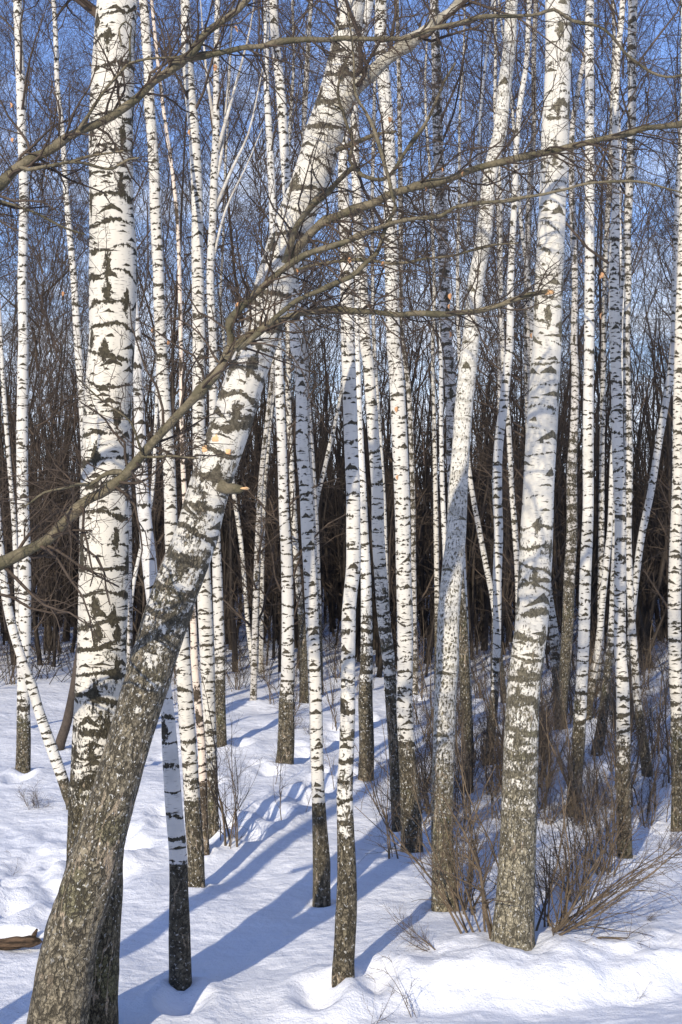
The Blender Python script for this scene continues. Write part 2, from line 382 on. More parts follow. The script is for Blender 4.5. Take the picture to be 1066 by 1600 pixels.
# ------------------------------------------------------------------ snow ground
TREE_FEET = []      # filled below, used for wells in the snow
def snow_h(x, y):
    x = np.asarray(x, float); y = np.asarray(y, float)
    dist = np.hypot(x, y)
    h = fbm(x*.22+11, y*.22+5, 1.5, 3)*.42*sst(3, 14, dist)
    h = h + fbm(x*.9+3, y*.9+9, 4.2, 4)*.15 + fbm(x*4+1, y*2.2, 9.1, 3)*.035
    # the bank the photographer stands on
    h = h + 1.45*sst(6.8, 1.5, y)
    # low front ridge; hollow lane below it, sloped off the sun to imitate shade
    yr = 9.15 + .26*(x-.9) + .10*np.sin(x*3.1) + fbm(x*1.7, y*0+2., 2.2, 3)*.25
    m = sst(-.7, .9, x)
    h = h + m*.13*sst(-.28, .10, y-yr)*sst(1.9, .35, y-yr) - m*.05*sst(.15, -.35, y-yr) + m*.22*sst(-.15, -1.5, y-yr)
    h = h + m*fbm(x*3.2+40, y*3.4+8, 3.3, 5)*.22*sst(-.6, 0, y-yr)*sst(.9, .3, y-yr)
    h = h + m*fbm(x*2.0+4, y*5.4+8, 6.3, 3)*.07*sst(0, -.3, y-yr)
    # trampled patch on the left
    k = np.exp(-((x+2.55)/.75)**2-((y-12.3)/1.9)**2)
    h = h + k*(fbm(x*2.6+2, y*1.8+7, 5.5, 3)*.62 - .04)
    # old footprints
    for (fx, fy) in FOOT:
        q = ((x-fx)/.13)**2+((y-fy)/.22)**2
        h = h - .11*np.exp(-q) + .035*np.exp(-(np.sqrt(q)-1.6)**2*3)
    return h
FOOT = []
_r = np.random.default_rng(11)
for (x0, y0, x1, y1, n) in [(-1.2, 13.2, .15, 17.2, 12), (-2.9, 10.9, -1.7, 14.6, 9), (2.0, 14.5, 5.5, 21, 12), (-.9, 9.0, .3, 9.2, 3), (-5, 15, -1.6, 19, 10), (-1.3, 16, 1.6, 25, 14)]:
    for j in range(n):
        t = j/(n-1); FOOT.append((x0+(x1-x0)*t+(.14 if j % 2 else -.14)+_r.normal()*.06, y0+(y1-y0)*t+_r.normal()*.08))
def gh(x, y):
    h = float(snow_h(np.array([x]), np.array([y]))[0])
    return h
def build_ground():
    xs = np.concatenate([-np.geomspace(400, 8.3, 34), np.arange(-8, -4, .12), np.arange(-4, 4, .042), np.arange(4, 8.01, .12), np.geomspace(8.3, 400, 34)])
    ys = np.concatenate([-np.geomspace(200, 2, 22), np.arange(-1.5, 7.2, .25), np.arange(7.2, 14, .042), np.arange(14, 24, .09), np.arange(24, 45, .3), np.geomspace(45.5, 700, 44)])
    X, Y = np.meshgrid(xs, ys)
    Z = snow_h(X, Y)
    for (tx, ty, tr) in TREE_FEET:
        d = np.hypot(X-tx, Y-ty)
        Z = Z - .03*np.exp(-((np.hypot(X-tx-.10, Y-ty-.22))/(tr*1.6))**2) + .028*np.exp(-((d-tr*1.3)/(tr*1.1))**2) - .03*np.exp(-(d/(tr*1.25))**4)
    Z += sst(90, 420, Y)*2.0
    n, m = X.shape
    i = (np.arange(n-1)*m)[:, None]; k = np.arange(m-1)[None]
    Fc = np.stack([i+k, i+k+1, i+m+k+1, i+m+k], -1).reshape(-1, 4)
    o = link('snow_ground', mesh_from('snow_ground', np.stack([X, Y, Z], -1).reshape(-1, 3), Fc), M_SNOW)
    tag(o, 'snow covered forest floor crossed by long blue tree shadows', 'snow', kind='structure')

# ------------------------------------------------------------------ traced birches
# (label, category, base_y, [ (x,y,w)... top to bottom ], options)
CAT = 'birch tree'
TREES = []
def T(label, base, pts, **k): TREES.append((label, base, pts, k))

T('slender straight white birch near the left edge with small black scars all the way up', 1210,
  [(30,0,14),(32,64,13),(36,152,15),(37,216,14),(39,287,15),(37,371,14),(35,439,15),(36,537,16),(35,564,17),(34,665,18),(35,766,18),(38,851,19),(39,969,19),(37,1077,20),(37,1161,22),(36,1210,23)], dark=1130, name='birch_tree')
T('thin dark-scarred birch leaning left behind the thickest white trunk, between two left birches', 1150,
  [(80,-20,7),(83,17,7),(86,78,8),(88,135,8),(96,203,8),(101,287,9),(108,365,10),(115,439,11),(119,507,12),(123,564,13),(126,598,12),(132,700,13),(140,850,14),(146,1000,15),(150,1150,17)], dark=1000, c=.30)
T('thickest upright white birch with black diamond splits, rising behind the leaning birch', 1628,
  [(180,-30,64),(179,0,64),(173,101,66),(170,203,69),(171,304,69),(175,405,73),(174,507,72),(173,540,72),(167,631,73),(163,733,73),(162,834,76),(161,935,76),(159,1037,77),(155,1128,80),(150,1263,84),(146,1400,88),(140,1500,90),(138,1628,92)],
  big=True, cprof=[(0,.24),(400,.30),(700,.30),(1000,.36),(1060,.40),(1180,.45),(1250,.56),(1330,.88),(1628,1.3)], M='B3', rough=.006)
T('big leaning birch in the foreground with dark fissured bark and broken branch stubs', 1650,
  [(552,-80,38),(550,0,42),(540,68,46),(530,135,58),(508,203,60),(488,270,60),(449,371,58),(420,473,60),(402,535,60),(379,598,62),(359,665,64),(329,755,64),(307,834,66),(270,935,70),(238,1037,68),(216,1110,67),(201,1161,67),(172,1263,72),(151,1335,78),(133,1398,80),(112,1465,82),(90,1600,92),(82,1650,98)],
  big=True, cprof=[(0,.34),(300,.33),(600,.36),(740,.40),(850,.46),(1000,.53),(1100,.60),(1200,.68),(1300,.85),(1400,1.0),(1650,1.4)], rough=.013, d=7.85)
T('white birch passing behind the leaning trunk, its pale foot darkening low in the snow', 1386,
  [(222,-30,13),(225,17,14),(228,68,15),(231,101,15),(233,169,17),(236,203,16),(240,270,17),(242,338,17),(246,405,17),(248,473,18),(251,537,18),(256,631,19),(262,699,19),(266,783,20),(268,851,21),(277,930,22),(285,1020,24),(290,1094,25),(297,1195,25),(301,1263,26),(306,1330,26),(307,1386,27)], dark=1257, flecked=True)
T('shaded grey birch with a blackened foot, bent upward behind the leaning trunk', 1536,
  [(196,330,7),(204,420,9),(214,520,13),(216,598,16),(219,665,17),(221,733,20),(226,800,21),(233,868,23),(238,918,22),(249,1010,21),(260,1094,20),(265,1161,24),(272,1263,27),(278,1330,28),(280,1398,30),(281,1465,34),(282,1536,35)], sharp=1353, M='GREY2')
T('white birch between two slim ones, its crown end crossing the upper forked limb', 1303,
  [(286,-30,14),(287,0,15),(290,68,17),(295,135,17),(302,203,17),(306,270,18),(308,338,18),(309,439,19),(311,537,20),(311,665,20),(314,800,21),(319,918,22),(321,969,23),(324,1037,22),(326,1094,20),(329,1161,20),(332,1229,18),(333,1303,18)], dark=1225)
T('thin peach-coloured birch with an orange scraped ring near its dark foot', 1333,
  [(285,700,7),(292,820,9),(302,969,10),(304,1037,12),(309,1094,12),(315,1161,13),(317,1219,13),(319,1290,13),(321,1333,13)], M='PEACH', sharp=1224, orange=True)
T('slim birch with many pale forking upper limbs, right of the sunlit left group', 1166,
  [(340,-20,8),(339,60,9),(338,152,10),(338,203,11),(335,270,12),(333,338,12),(329,439,12),(333,537,13),(333,631,13),(335,740,13),(338,851,14),(341,935,16),(344,1037,17),(344,1094,17),(345,1166,19)], dark=1080, forks=True)
T('white birch with rows of fine scars and a dark brown foot on the snow slope', 1196,
  [(416,-20,9),(417,17,9),(417,135,9),(421,203,11),(426,304,12),(430,430,12),(436,564,13),(438,631,15),(441,699,15),(444,800,16),(448,868,18),(450,969,19),(450,1053,22),(448,1094,25),(447,1161,27),(445,1196,28)], dark=1112)
T('birch with a charcoal-black lower trunk standing alone in the middle of the snow', 1415,
  [(427,-30,13),(428,17,13),(431,68,14),(438,135,15),(443,203,15),(447,270,15),(454,370,15),(460,456,16),(461,537,17),(467,564,17),(471,631,18),(472,699,19),(478,766,20),(481,834,20),(485,901,20),(488,969,20),(491,1037,20),(494,1111,21),(495,1161,21),(497,1229,21),(499,1280,23),(502,1347,27),(503,1415,28)], sharp=1258)
T('thin dark-speckled birch just right of the brown-footed birch on the slope', 1098,
  [(449,400,8),(451,547,9),(451,631,9),(456,733,9),(461,834,10),(468,935,10),(474,1003,13),(476,1098,17)], dark=990, c=.34)
T('thin pale birch hidden partly behind the black-footed birch', 1085,
  [(474,200,6),(478,400,7),(478,547,8),(481,620,8),(487,700,8),(495,850,9),(500,1085,12)], dark=980)
T('foremost clean white birch right of centre with a grey-brown foot in the snow', 1522,
  [(578,-40,17),(575,0,17),(560,70,16),(545,150,14),(536,236,14),(537,304,18),(541,371,20),(542,439,21),(544,537,22),(547,631,22),(549,699,22),(552,766,22),(552,834,22),(552,885,22),(547,935,21),(545,969,22),(544,1067,22),(544,1094,24),(542,1161,24),(539,1229,25),(540,1296,27),(542,1364,30),(541,1431,33),(537,1499,34),(536,1522,35)], cprof=[(0,.22),(900,.20),(1120,.36),(1250,.45),(1310,.6),(1345,.95),(1522,1.1)])
T('curved birch with patchy dark scars running close behind the foremost white birch', 1300,
  [(548,60,9),(552,120,10),(553,186,12),(554,236,13),(558,304,15),(561,371,16),(566,439,17),(571,537,18),(575,564,17),(580,631,18),(585,699,18),(590,766,19),(591,834,20),(595,901,20),(600,969,20),(608,1037,20),(612,1111,18),(617,1195,17),(620,1300,16)], cprof=[(0,.22),(860,.24),(900,.42),(1050,.48),(1150,.7),(1300,1.1)])
T('slim birch squeezed behind the foremost white birch with a flecked brown foot', 1219,
  [(556,400,8),(558,537,9),(559,564,9),(561,631,10),(564,699,10),(566,766,14),(569,834,15),(572,901,17),(573,969,18),(573,1037,20),(571,1094,23),(573,1161,24),(572,1219,25)], cprof=[(0,.25),(880,.25),(960,.42),(1060,.55),(1110,.9),(1219,1.1)])
T('smooth white birch with broad black moustache marks, middle right behind the shrubs', 1331,
  [(594,-30,17),(595,0,18),(595,68,19),(600,135,20),(606,203,20),(609,270,20),(610,338,21),(612,405,22),(613,473,22),(615,537,22),(618,564,23),(622,631,24),(625,699,24),(628,766,24),(630,834,24),(631,901,24),(633,969,25),(633,1053,24),(632,1094,25),(635,1161,26),(640,1229,30),(643,1296,33),(644,1331,34)], dark=1200, flecked=True)
T('dark mottled birch with crooked upper stem behind the rough leaning birch', 1240,
  [(676,-20,12),(678,17,13),(681,101,15),(683,203,16),(688,304,17),(693,405,17),(696,507,18),(701,564,18),(705,631,17),(708,766,17),(717,900,17),(724,1000,17),(728,1100,17),(731,1240,18)], cprof=[(0,.42),(400,.40),(600,.36),(900,.5),(1100,.8),(1240,1.1)], M='GREY')
T('rough shaggy-barked birch curving right as it rises, flecked grey and white', 1421,
  [(803,-30,18),(800,0,19),(797,68,20),(789,135,21),(782,203,22),(772,245,22),(763,304,23),(757,371,24),(745,439,25),(739,507,26),(733,564,27),(726,631,28),(721,699,28),(716,766,30),(713,834,31),(706,901,33),(701,969,34),(699,1037,35),(696,1094,34),(693,1195,34),(691,1296,34),(694,1364,38),(696,1421,42)], big=True, M='SHAG', dtop=1.0, cprof=[(0,.40),(560,.38),(800,.40),(900,.42),(1150,.46),(1260,.62),(1421,.95)], rough=.005)
T('slender birch rising left of the biggest right birch and bending right high up', 1196,
  [(826,-20,8),(824,34,8),(821,101,8),(811,169,9),(806,236,9),(804,304,10),(801,371,10),(798,439,11),(797,537,12),(794,564,13),(787,631,14),(779,699,14),(777,766,15),(779,834,14),(777,901,14),(777,969,13),(775,1053,13),(770,1120,14),(762,1196,16)], dark=1090)
T('thin grey birch standing close against the left side of the biggest right birch', 1090,
  [(838,-10,7),(834,84,8),(833,203,8),(828,270,9),(823,371,10),(823,473,11),(825,560,11),(828,700,11),(832,900,12),(840,1090,14)], M='GREY', dark=1000)
T('thin leaning birch meeting the biggest right birch at its left flank', 1130,
  [(785,520,7),(790,600,8),(795,665,8),(800,766,8),(804,817,9),(809,901,9),(812,1010,10),(815,1130,12)], dark=1030)
T('biggest white birch on the right with bold black patches and a broad grey foot', 1476,
  [(873,-40,37),(871,0,39),(872,68,42),(870,135,41),(867,203,42),(865,270,41),(862,338,42),(859,405,43),(856,473,44),(855,537,44),(853,564,45),(848,631,47),(844,699,48),(841,766,48),(838,834,50),(835,901,51),(831,969,51),(823,1037,51),(817,1094,51),(813,1195,54),(810,1296,56),(806,1381,60),(801,1476,66)], big=True, M='B19', cprof=[(0,.22),(400,.20),(640,.22),(700,.12),(780,.12),(850,.40),(920,.34),(1000,.40),(1050,.47),(1130,.49),(1230,.53),(1310,.64),(1476,1.0)], rough=.005)
T('smooth shaded bluish-white birch with tiny evenly spaced black scars', 1277,
  [(927,-30,13),(926,0,14),(925,101,14),(924,203,14),(923,304,15),(922,405,15),(921,537,16),(920,598,16),(919,699,17),(919,800,17),(915,901,18),(912,1003,18),(909,1067,18),(907,1094,20),(904,1161,20),(898,1229,22),(896,1277,24)], dark=1150)
T('brownish rough-footed birch just right of the biggest right birch', 1140,
  [(918,60,7),(905,135,8),(895,215,9),(897,338,10),(900,439,10),(898,537,11),(900,581,12),(898,665,13),(894,733,16),(894,834,17),(890,901,18),(886,1003,18),(878,1094,18),(875,1140,19)], cprof=[(0,.3),(640,.36),(720,.48),(900,.5),(1000,.7),(1080,1.),(1140,1.1)], M='GREY')
T('short visible birch stem leaning out behind the foot of the biggest right birch', 1122,
  [(842,700,8),(848,830,9),(858,930,12),(865,986,15),(871,1053,17),(877,1122,18)], cprof=[(0,.3),(950,.35),(1040,.5),(1070,1.),(1122,1.1)])
T('bright white birch right of the bluish one with scattered dark scars', 1341,
  [(978,-30,8),(976,17,9),(968,84,10),(964,169,10),(964,236,11),(963,304,11),(961,371,15),(959,439,16),(961,537,17),(963,598,17),(965,699,18),(969,800,18),(969,901,18),(969,1003,18),(973,1077,20),(974,1161,22),(975,1263,23),(976,1341,24)], cprof=[(0,.25),(1060,.28),(1140,.42),(1200,.55),(1235,1.0),(1341,1.1)])
T('dark-patched birch crossing behind the bright white birch at the right', 1213,
  [(992,-30,12),(991,0,13),(988,68,14),(988,169,13),(985,270,13),(980,371,12),(981,439,11),(978,537,11),(980,631,13),(982,733,13),(981,834,12),(985,935,11),(991,1020,12),(996,1094,13),(1005,1161,16),(1012,1213,18)], cprof=[(0,.42),(600,.42),(900,.36),(1100,.38),(1150,.9),(1213,1.1)])
T('white birch cut by the right edge of the view', 1298,
  [(1074,200,10),(1070,380,13),(1066,500,15),(1064,564,16),(1062,631,16),(1061,733,17),(1059,800,18),(1056,868,20),(1054,969,20),(1056,1067,20),(1057,1094,19),(1058,1161,19),(1059,1229,19),(1058,1298,20)], dark=1150)
T('thin white birch slanting down leftward near the right edge', 1130,
  [(1063,160,6),(1055,300,7),(1052,440,9),(1050,547,11),(1044,598,11),(1030,682,11),(1017,766,11),(1003,834,11),(996,885,11),(989,950,11),(982,1040,12),(978,1130,13)], dark=1040)
T('slanting birch stem between the bluish birch and the bright white birch', 1125,
  [(958,700,7),(954,817,9),(949,868,10),(942,935,10),(936,1003,11),(926,1067,12),(918,1125,13)], dark=1090)
T('dark-footed leaning birch just left of the bright white birch on the right', 1181,
  [(962,820,8),(958,920,9),(955,990,11),(947,1077,14),(939,1144,17),(932,1181,18)], dark=1060, c=.36)
T('bent white birch leaning in from the left edge towards the thickest trunk', 1266,
  [(-12,700,10),(-4,800,11),(0,851,12),(5,901,13),(13,952,14),(24,996,14),(37,1037,14),(50,1072,16),(61,1111,16),(78,1161,18),(94,1205,18),(105,1239,17),(113,1266,17)], sharp=1219)
T('leaning dark brown bare trunk beside the thickest white birch', 1172,
  [(150,880,9),(136,960,11),(125,1015,12),(115,1077,13),(105,1128,15),(92,1172,16)], M='DARK', name='dark_tree')
T('thin shaded birch peeping out on the right side of the thickest trunk', 1150,
  [(204,560,6),(203,700,7),(203,800,7),(203,935,8),(203,1050,9),(203,1150,10)], M='GREY', dark=1050)
T('very thin white birch leaning in the gap between the thickest and leaning trunks', 1120,
  [(246,560,5),(243,690,6),(237,780,6),(222,850,6),(208,918,6),(202,990,7),(196,1120,9)], dark=1060)
T('slim pale birch just left of the rough shaggy birch, half hidden behind it', 1180,
  [(690,600,7),(690,682,7),(693,800,8),(700,940,9),(706,1080,10),(710,1180,12)], dark=1070)
T('thin speckled birch between the moustache-marked birch and the shaggy birch', 1075,
  [(676,560,6),(679,699,7),(681,800,8),(683,935,8),(684,1075,11)], dark=980)
T('thin birch leaning right towards the slender one, below the shaggy trunk', 1100,
  [(722,610,7),(733,733,8),(740,780,8),(747,817,8),(760,885,9),(770,935,9),(778,1000,9),(788,1100,11)], dark=1010)
T('pale slim birch hugging the right flank of the shaggy birch', 1200,
  [(720,760,7),(723,868,9),(726,935,9),(730,1037,10),(733,1110,11),(735,1200,13)], dark=1120)
T('pale leaning stem crossing the dark gap left of centre', 1060,
  [(536,590,5),(526,650,6),(515,699,7),(505,742,7),(495,783,8),(490,850,8),(489,940,8),(490,1060,10)], c=.2)
T('thin light birch leaning left above the dark wood, left of centre', 1050,
  [(434,560,4),(424,648,5),(419,700,6),(414,766,6),(411,850,6),(409,950,7),(408,1050,8)], c=.2)
T('thin curved birch standing behind the shrubs left of centre', 1060,
  [(352,560,5),(358,680,6),(365,766,7),(377,851,7),(387,969,7),(397,1060,8)], c=.25)
T('slim birch in the group left of the slender straight one at the edge', 1140,
  [(-4,420,6),(2,530,6),(5,598,7),(15,733,7),(22,817,8),(26,900,8),(30,1000,9),(33,1140,10)], c=.28)
T('thin grey birch seen above the shaggy trunk between it and its slender neighbour', 1090,
  [(775,100,5),(777,200,6),(779,304,7),(781,420,7),(782,537,7),(780,700,8),(775,900,9),(772,1090,11)], M='GREY', dark=990)
T('thin dark birch against the sky right of the moustache-marked birch', 1080,
  [(622,40,6),(625,200,7),(627,355,8),(627,507,8),(640,620,8),(645,766,8),(646,834,8),(647,960,9),(648,1080,11)], c=.42, M='GREY')
T('thin birch seen between the bluish birch and the bright white one', 1090,
  [(958,150,7),(955,240,8),(952,304,8),(947,400,8),(944,520,8),(942,640,8),(940,800,9),(938,1090,12)], c=.38)
T('thin pale birch high in the gap behind the foremost white birch', 1080,
  [(590,60,4),(586,135,5),(584,220,6),(582,304,6),(583,473,6),(588,600,7),(600,800,8),(606,1080,11)], c=.25)
T('slim grey birch left of the sloping limb in the upper left centre', 1095,
  [(488,-20,5),(485,34,6),(478,169,6),(470,270,6),(440,480,8),(420,640,8),(405,800,9),(396,1095,11)], M='GREY', c=.3)

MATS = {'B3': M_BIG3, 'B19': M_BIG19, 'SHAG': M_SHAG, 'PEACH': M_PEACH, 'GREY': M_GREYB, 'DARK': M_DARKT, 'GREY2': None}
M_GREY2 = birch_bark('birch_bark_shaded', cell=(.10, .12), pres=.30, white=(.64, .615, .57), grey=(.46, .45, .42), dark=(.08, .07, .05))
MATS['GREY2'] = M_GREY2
TREE_OBJ = {}
for ti, (label, basey, pts, k) in enumerate(TREES):
    TREE_FEET.append(None)
def base_depth(x, y):
    d = CAMH*F/(y-800.0)
    for _ in range(4):
        h = float(snow_h(np.array([(x-533)/F*d]), np.array([d]))[0]); d = .5*d+.5*(CAMH-h)*F/(y-800.0)
    return d
def crown_on(C, Rr, zmin, parent, rad=1.0, nprim=14, mat=None, seed=0, ter=4):
    r = np.random.default_rng(seed+100)
    sel = C[:, 2] > zmin
    if sel.sum() < 4: return None
    Pt = C[sel][None]; Rt = Rr[sel][None]
    tb = Tubes()
    b, br = spawn(Pt, Rt, nprim, .02, .98, 1.5*rad, 42, 7, up=.16, wob=.12, rr=.30, rmin=.004, r=r, shrink=.35)
    b2, br2 = spawn(b, br, 6, .15, .98, .6*rad, 45, 5, up=.05, wob=.2, rr=.5, rmin=.002, r=r, droop=.04)
    b3, br3 = spawn(b2, br2, ter, .15, 1., .34*rad, 45, 4, wob=.25, rr=.6, rmin=.0013, r=r, droop=.10)
    tb.add(b, br, 5); tb.add(b2, br2, 3); tb.add(b3, br3, 3)
    return tb.build('crown', mat or M_TWIG, parent)

FEET = []
for ti, (label, basey, pts, k) in enumerate(TREES):
    bx = pts[-1][0]
    d = k.get('d') or base_depth(bx, basey)
    if basey > 1610 and not k.get('d'): d = 8.35
    dt = k.get('dtop', 0.0); dep = lambda y: d+dt*(basey-y)/basey
    A = np.array([[*px(x, y, dep(y)), .5*wd/F*dep(y), y] for x, y, wd in pts])
    A = A[::-1]                                  # bottom -> top
    big = k.get('big', False)
    near = d < 15
    # continue above the traced part and below the snow
    H = (15.5 if big else 14.0)+rng.random()*2.5
    top = A[-1]; prev = A[-3] if len(A) > 3 else A[0]
    dr = (top[:3]-prev[:3]); dr /= np.linalg.norm(dr); dr = dr*.5+np.array([0, 0, .5])
    ext = []; cur = top.copy(); nst = 0
    n_ext = max(3, int((H-top[2])/1.1))
    for j in range(n_ext):
        dr = dr*.8+np.array([rng.normal()*.05, rng.normal()*.05, .22]); dr /= np.linalg.norm(dr)
        f = (j+1)/n_ext
        cur = np.array([*(cur[:3]+dr*1.1), max(.006, top[3]*(1-f*.85)), cur[4]-1.1/d*F]); ext.append(cur)
    bot = A[0].copy(); bot[2] -= .45; bot[3] *= 1.06; bot[4] += .45/d*F
    A = np.vstack([bot[None], A, np.array(ext)])
    S = catmull(A, .035 if big else (.06 if near else .12))
    C = S[:, :3]; Rr = np.maximum(S[:, 3], .004); yy = S[:, 4]
    gz = gh(C[4, 0], d)
    # depth sway so that the stems are not confined to one plane (small, fades in with height)
    C[:, 1] += (vn3(C[:, 2]*.25+ti*3.3, C[:, 2]*0+ti, C[:, 2]*0)-.5)*.35*np.clip(C[:, 2]-2, 0, 6)/6
    Rr = Rr*(1+.06*np.exp(-np.maximum(0, C[:, 2]-gz)/.10))
    if 'cprof' in k:
        yc = [a for a, b in k['cprof']]; cv = [b for a, b in k['cprof']]; cov = np.interp(yy, yc, cv)
    else:
        c0 = k.get('c', .24); dk = k.get('dark')
        cov = np.full(len(C), c0) + .04*np.sin(C[:, 2]*2.1+ti)
        if dk:
            dk2 = dk+rng.normal()*8; wd_ = 60+70*rng.random(); cov = np.where(yy > dk2-wd_, c0+(yy-(dk2-wd_))/wd_*.32, cov); cov = np.where(yy > dk2, np.clip(c0+.32+(yy-dk2)/(14+22*rng.random())*.2, 0, .8 if k.get('flecked') else .8+.35*rng.random()), cov)
    sh = np.full(len(C), 9.); rg = np.full(len(C), 9.)
    if 'sharp' in k:
        sh = (k['sharp']-yy)/F*d; cov = np.where(yy > k['sharp'], 1.0, cov)
    if 'ring' in k: rg = (k['ring']-yy)/F*d
    bark = np.stack([cov, sh, rg], 1)
    root = empty(k.get('name', 'birch_tree'), (C[3, 0], C[3, 1], gz))
    tag(root, label, 'birch tree' if k.get('M') != 'DARK' else 'bare tree')
    sides = 56 if big else (28 if near else 14)
    L = C-np.array(root.location)
    me = trunk_mesh('trunk', L, Rr, bark, sides, k.get('rough', .0015 if near else 0.), ti+1)
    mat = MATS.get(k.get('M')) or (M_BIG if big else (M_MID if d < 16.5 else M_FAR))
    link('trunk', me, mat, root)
    zf = CAMH+800/F*d                            # top of the frame at this distance
    zmin = max(4.6, zf-2.6) if d > 12 else zf-.6
    nb = 12 if d > 14 else 8
    crown_on(L+np.array([0, 0, gz]), Rr, zmin, root, 1.0 if d > 12 else .8, nb, M_TWIGR if ti % 3 else M_TWIG, ti, 5)
    cr = root.children[-1]
    if cr.name.startswith('crown'): cr.location = (0, 0, -gz)
    FEET.append((C[3, 0], C[3, 1], float(Rr[3]), d)); TREE_OBJ[ti] = (root, C, Rr, d)
    if k.get('forks'):
        tb = Tubes()
        for (a, bb, ww) in [((336,250),[(350,200),(372,120),(392,40),(400,-30)],7), ((333,300),[(345,250),(352,180),(358,100),(365,-20)],6), ((335,330),[(360,270),(388,210),(402,150),(420,60)],6), ((336,200),[(325,130),(318,60),(312,-20)],6), ((330,420),[(352,330),(385,260),(410,200)],5)]:
            q = [px(*a, d)]+[px(x_, y_, d+.15*j) for j, (x_, y_) in enumerate(bb)]
            q = catmull(np.array([[*p_, 0] for p_ in q]), .3)[:, :3]-np.array(root.location)
            rr_ = np.linspace(ww*.5/F*d, .005, len(q)); tb.add(q, rr_, 6)
        tb.build('fork_limb', M_FAR2 if 'M_FAR2' in globals() else twig_mat('pale_limb_bark', (.62, .58, .50), (.40, .36, .30), 5.), root)
TREE_FEET[:] = [(a, b, max(c, .06)) for a, b, c, dd in FEET]
build_ground()

# ------------------------------------------------------------------ extra parts on the leaning birch
root4, C4, R4, d4 = TREE_OBJ[3]
def poly3(pts, d, dd=0.0, step=.05):
    n = len(pts)
    A = np.array([[*px(x, y, d+dd*i/(n-1)), .5*wd/F*(d+dd*i/(n-1))] for i, (x, y, wd) in enumerate(pts)])
    S = catmull(A, step); return S[:, :3], np.maximum(S[:, 3], .0018)
def limb(parent, pts, d, dd=0., mat=None, nm='branch', twigs=14, tl=.5, seed=0, sides=10, rough=.10, tmat=None, up=.0):
    C, Rr = poly3(pts, d, dd); n = len(C)
    r = np.random.default_rng(seed+500)
    # knobbly surface
    ar = np.arange(n); jit = 1+(vn3(ar*.5+seed, np.zeros(n), np.zeros(n))-.5)*rough*2
    for kk in r.integers(0, n, max(1, n//9)): jit = jit + (.22+.3*r.random())*np.exp(-((ar-kk)/.9)**2)
    C = C.copy(); am = np.minimum(Rr*.55, .006)[:, None]
    C += np.stack([vn3(ar*.45+seed*3, ar*0+1, ar*0)-.5, vn3(ar*.45+seed*3, ar*0+4, ar*0)-.5, vn3(ar*.45+seed*3, ar*0+8, ar*0)-.5], 1)*2*am
    off = np.array(parent.location)
    tb = Tubes(); tb.add(C-off, Rr*jit, sides); lo = tb.build(nm, mat or M_LIMB, parent)
    if twigs:
        tb = Tubes(); twigs = int(twigs*1.35)
        b, br = spawn(C[None]-off, Rr[None], twigs, .04, .98, tl, 52, 7, up=up, wob=.24, rr=.34, rmin=.0022, r=r, shrink=.2)
        b2, br2 = spawn(b, br, 5, .15, .98, tl*.48, 48, 5, wob=.25, rr=.55, rmin=.0014, r=r, shrink=.3)
        b3, br3 = spawn(b2, br2, 3, .2, .98, tl*.22, 48, 4, wob=.25, rr=.65, rmin=.0010, r=r)
        tb.add(b, br, 5); tb.add(b2, br2, 4); tb.add(b3, br3, 3)
        tb.build('twigs', tmat or M_TWIG, lo)
limb(root4, [(528,175,30),(550,140,27),(573,118,23),(607,91,20),(647,62,18),(688,30,16),(712,10,15),(745,-18,14),(800,-60,12)], d4, .1, M_PALEL, 'upper_limb', 12, .7, 1, 16)
dl = d4-.12
limb(root4, [(455,400,15),(468,384,14),(485,365,13),(512,344,12),(553,328,12),(593,312,12),(637,294,11.5),(688,285,11),(733,267,11),(790,253,11),(858,236,10),(909,226,9.5),(959,214,9),(1010,201,9),(1066,194,8),(1130,184,7)], dl, -.7, None, 'branch', 34, .55, 2)
limb(root4, [(446,412,12),(465,351,10),(495,314,9),(529,284,8),(553,262,7.5),(566,272,6.5),(586,281,6),(607,277,6),(630,243,6),(654,209,5.5),(671,182,5),(688,142,4.5),(712,98,4)], dl-.05, -.5, None, 'branch', 18, .5, 3)
limb(root4, [(553,260,5),(546,250,5.5),(553,223,5.5),(542,196,5),(537,176,5),(528,150,4),(536,110,3),(560,60,2)], dl-.2, -.2, None, 'branch', 14, .45, 4)
limb(root4, [(462,424,6),(485,416,5),(512,410,5),(566,407,5),(613,412,5),(660,405,4.5),(710,400,4),(760,385,3),(810,380,2)], dl-.05, -.4, None, 'branch', 20, .45, 5)
limb(root4, [(525,235,9),(546,228,8),(570,218,6),(592,209,4),(620,205,3)], dl, -.2, None, 'branch', 8, .4, 6)
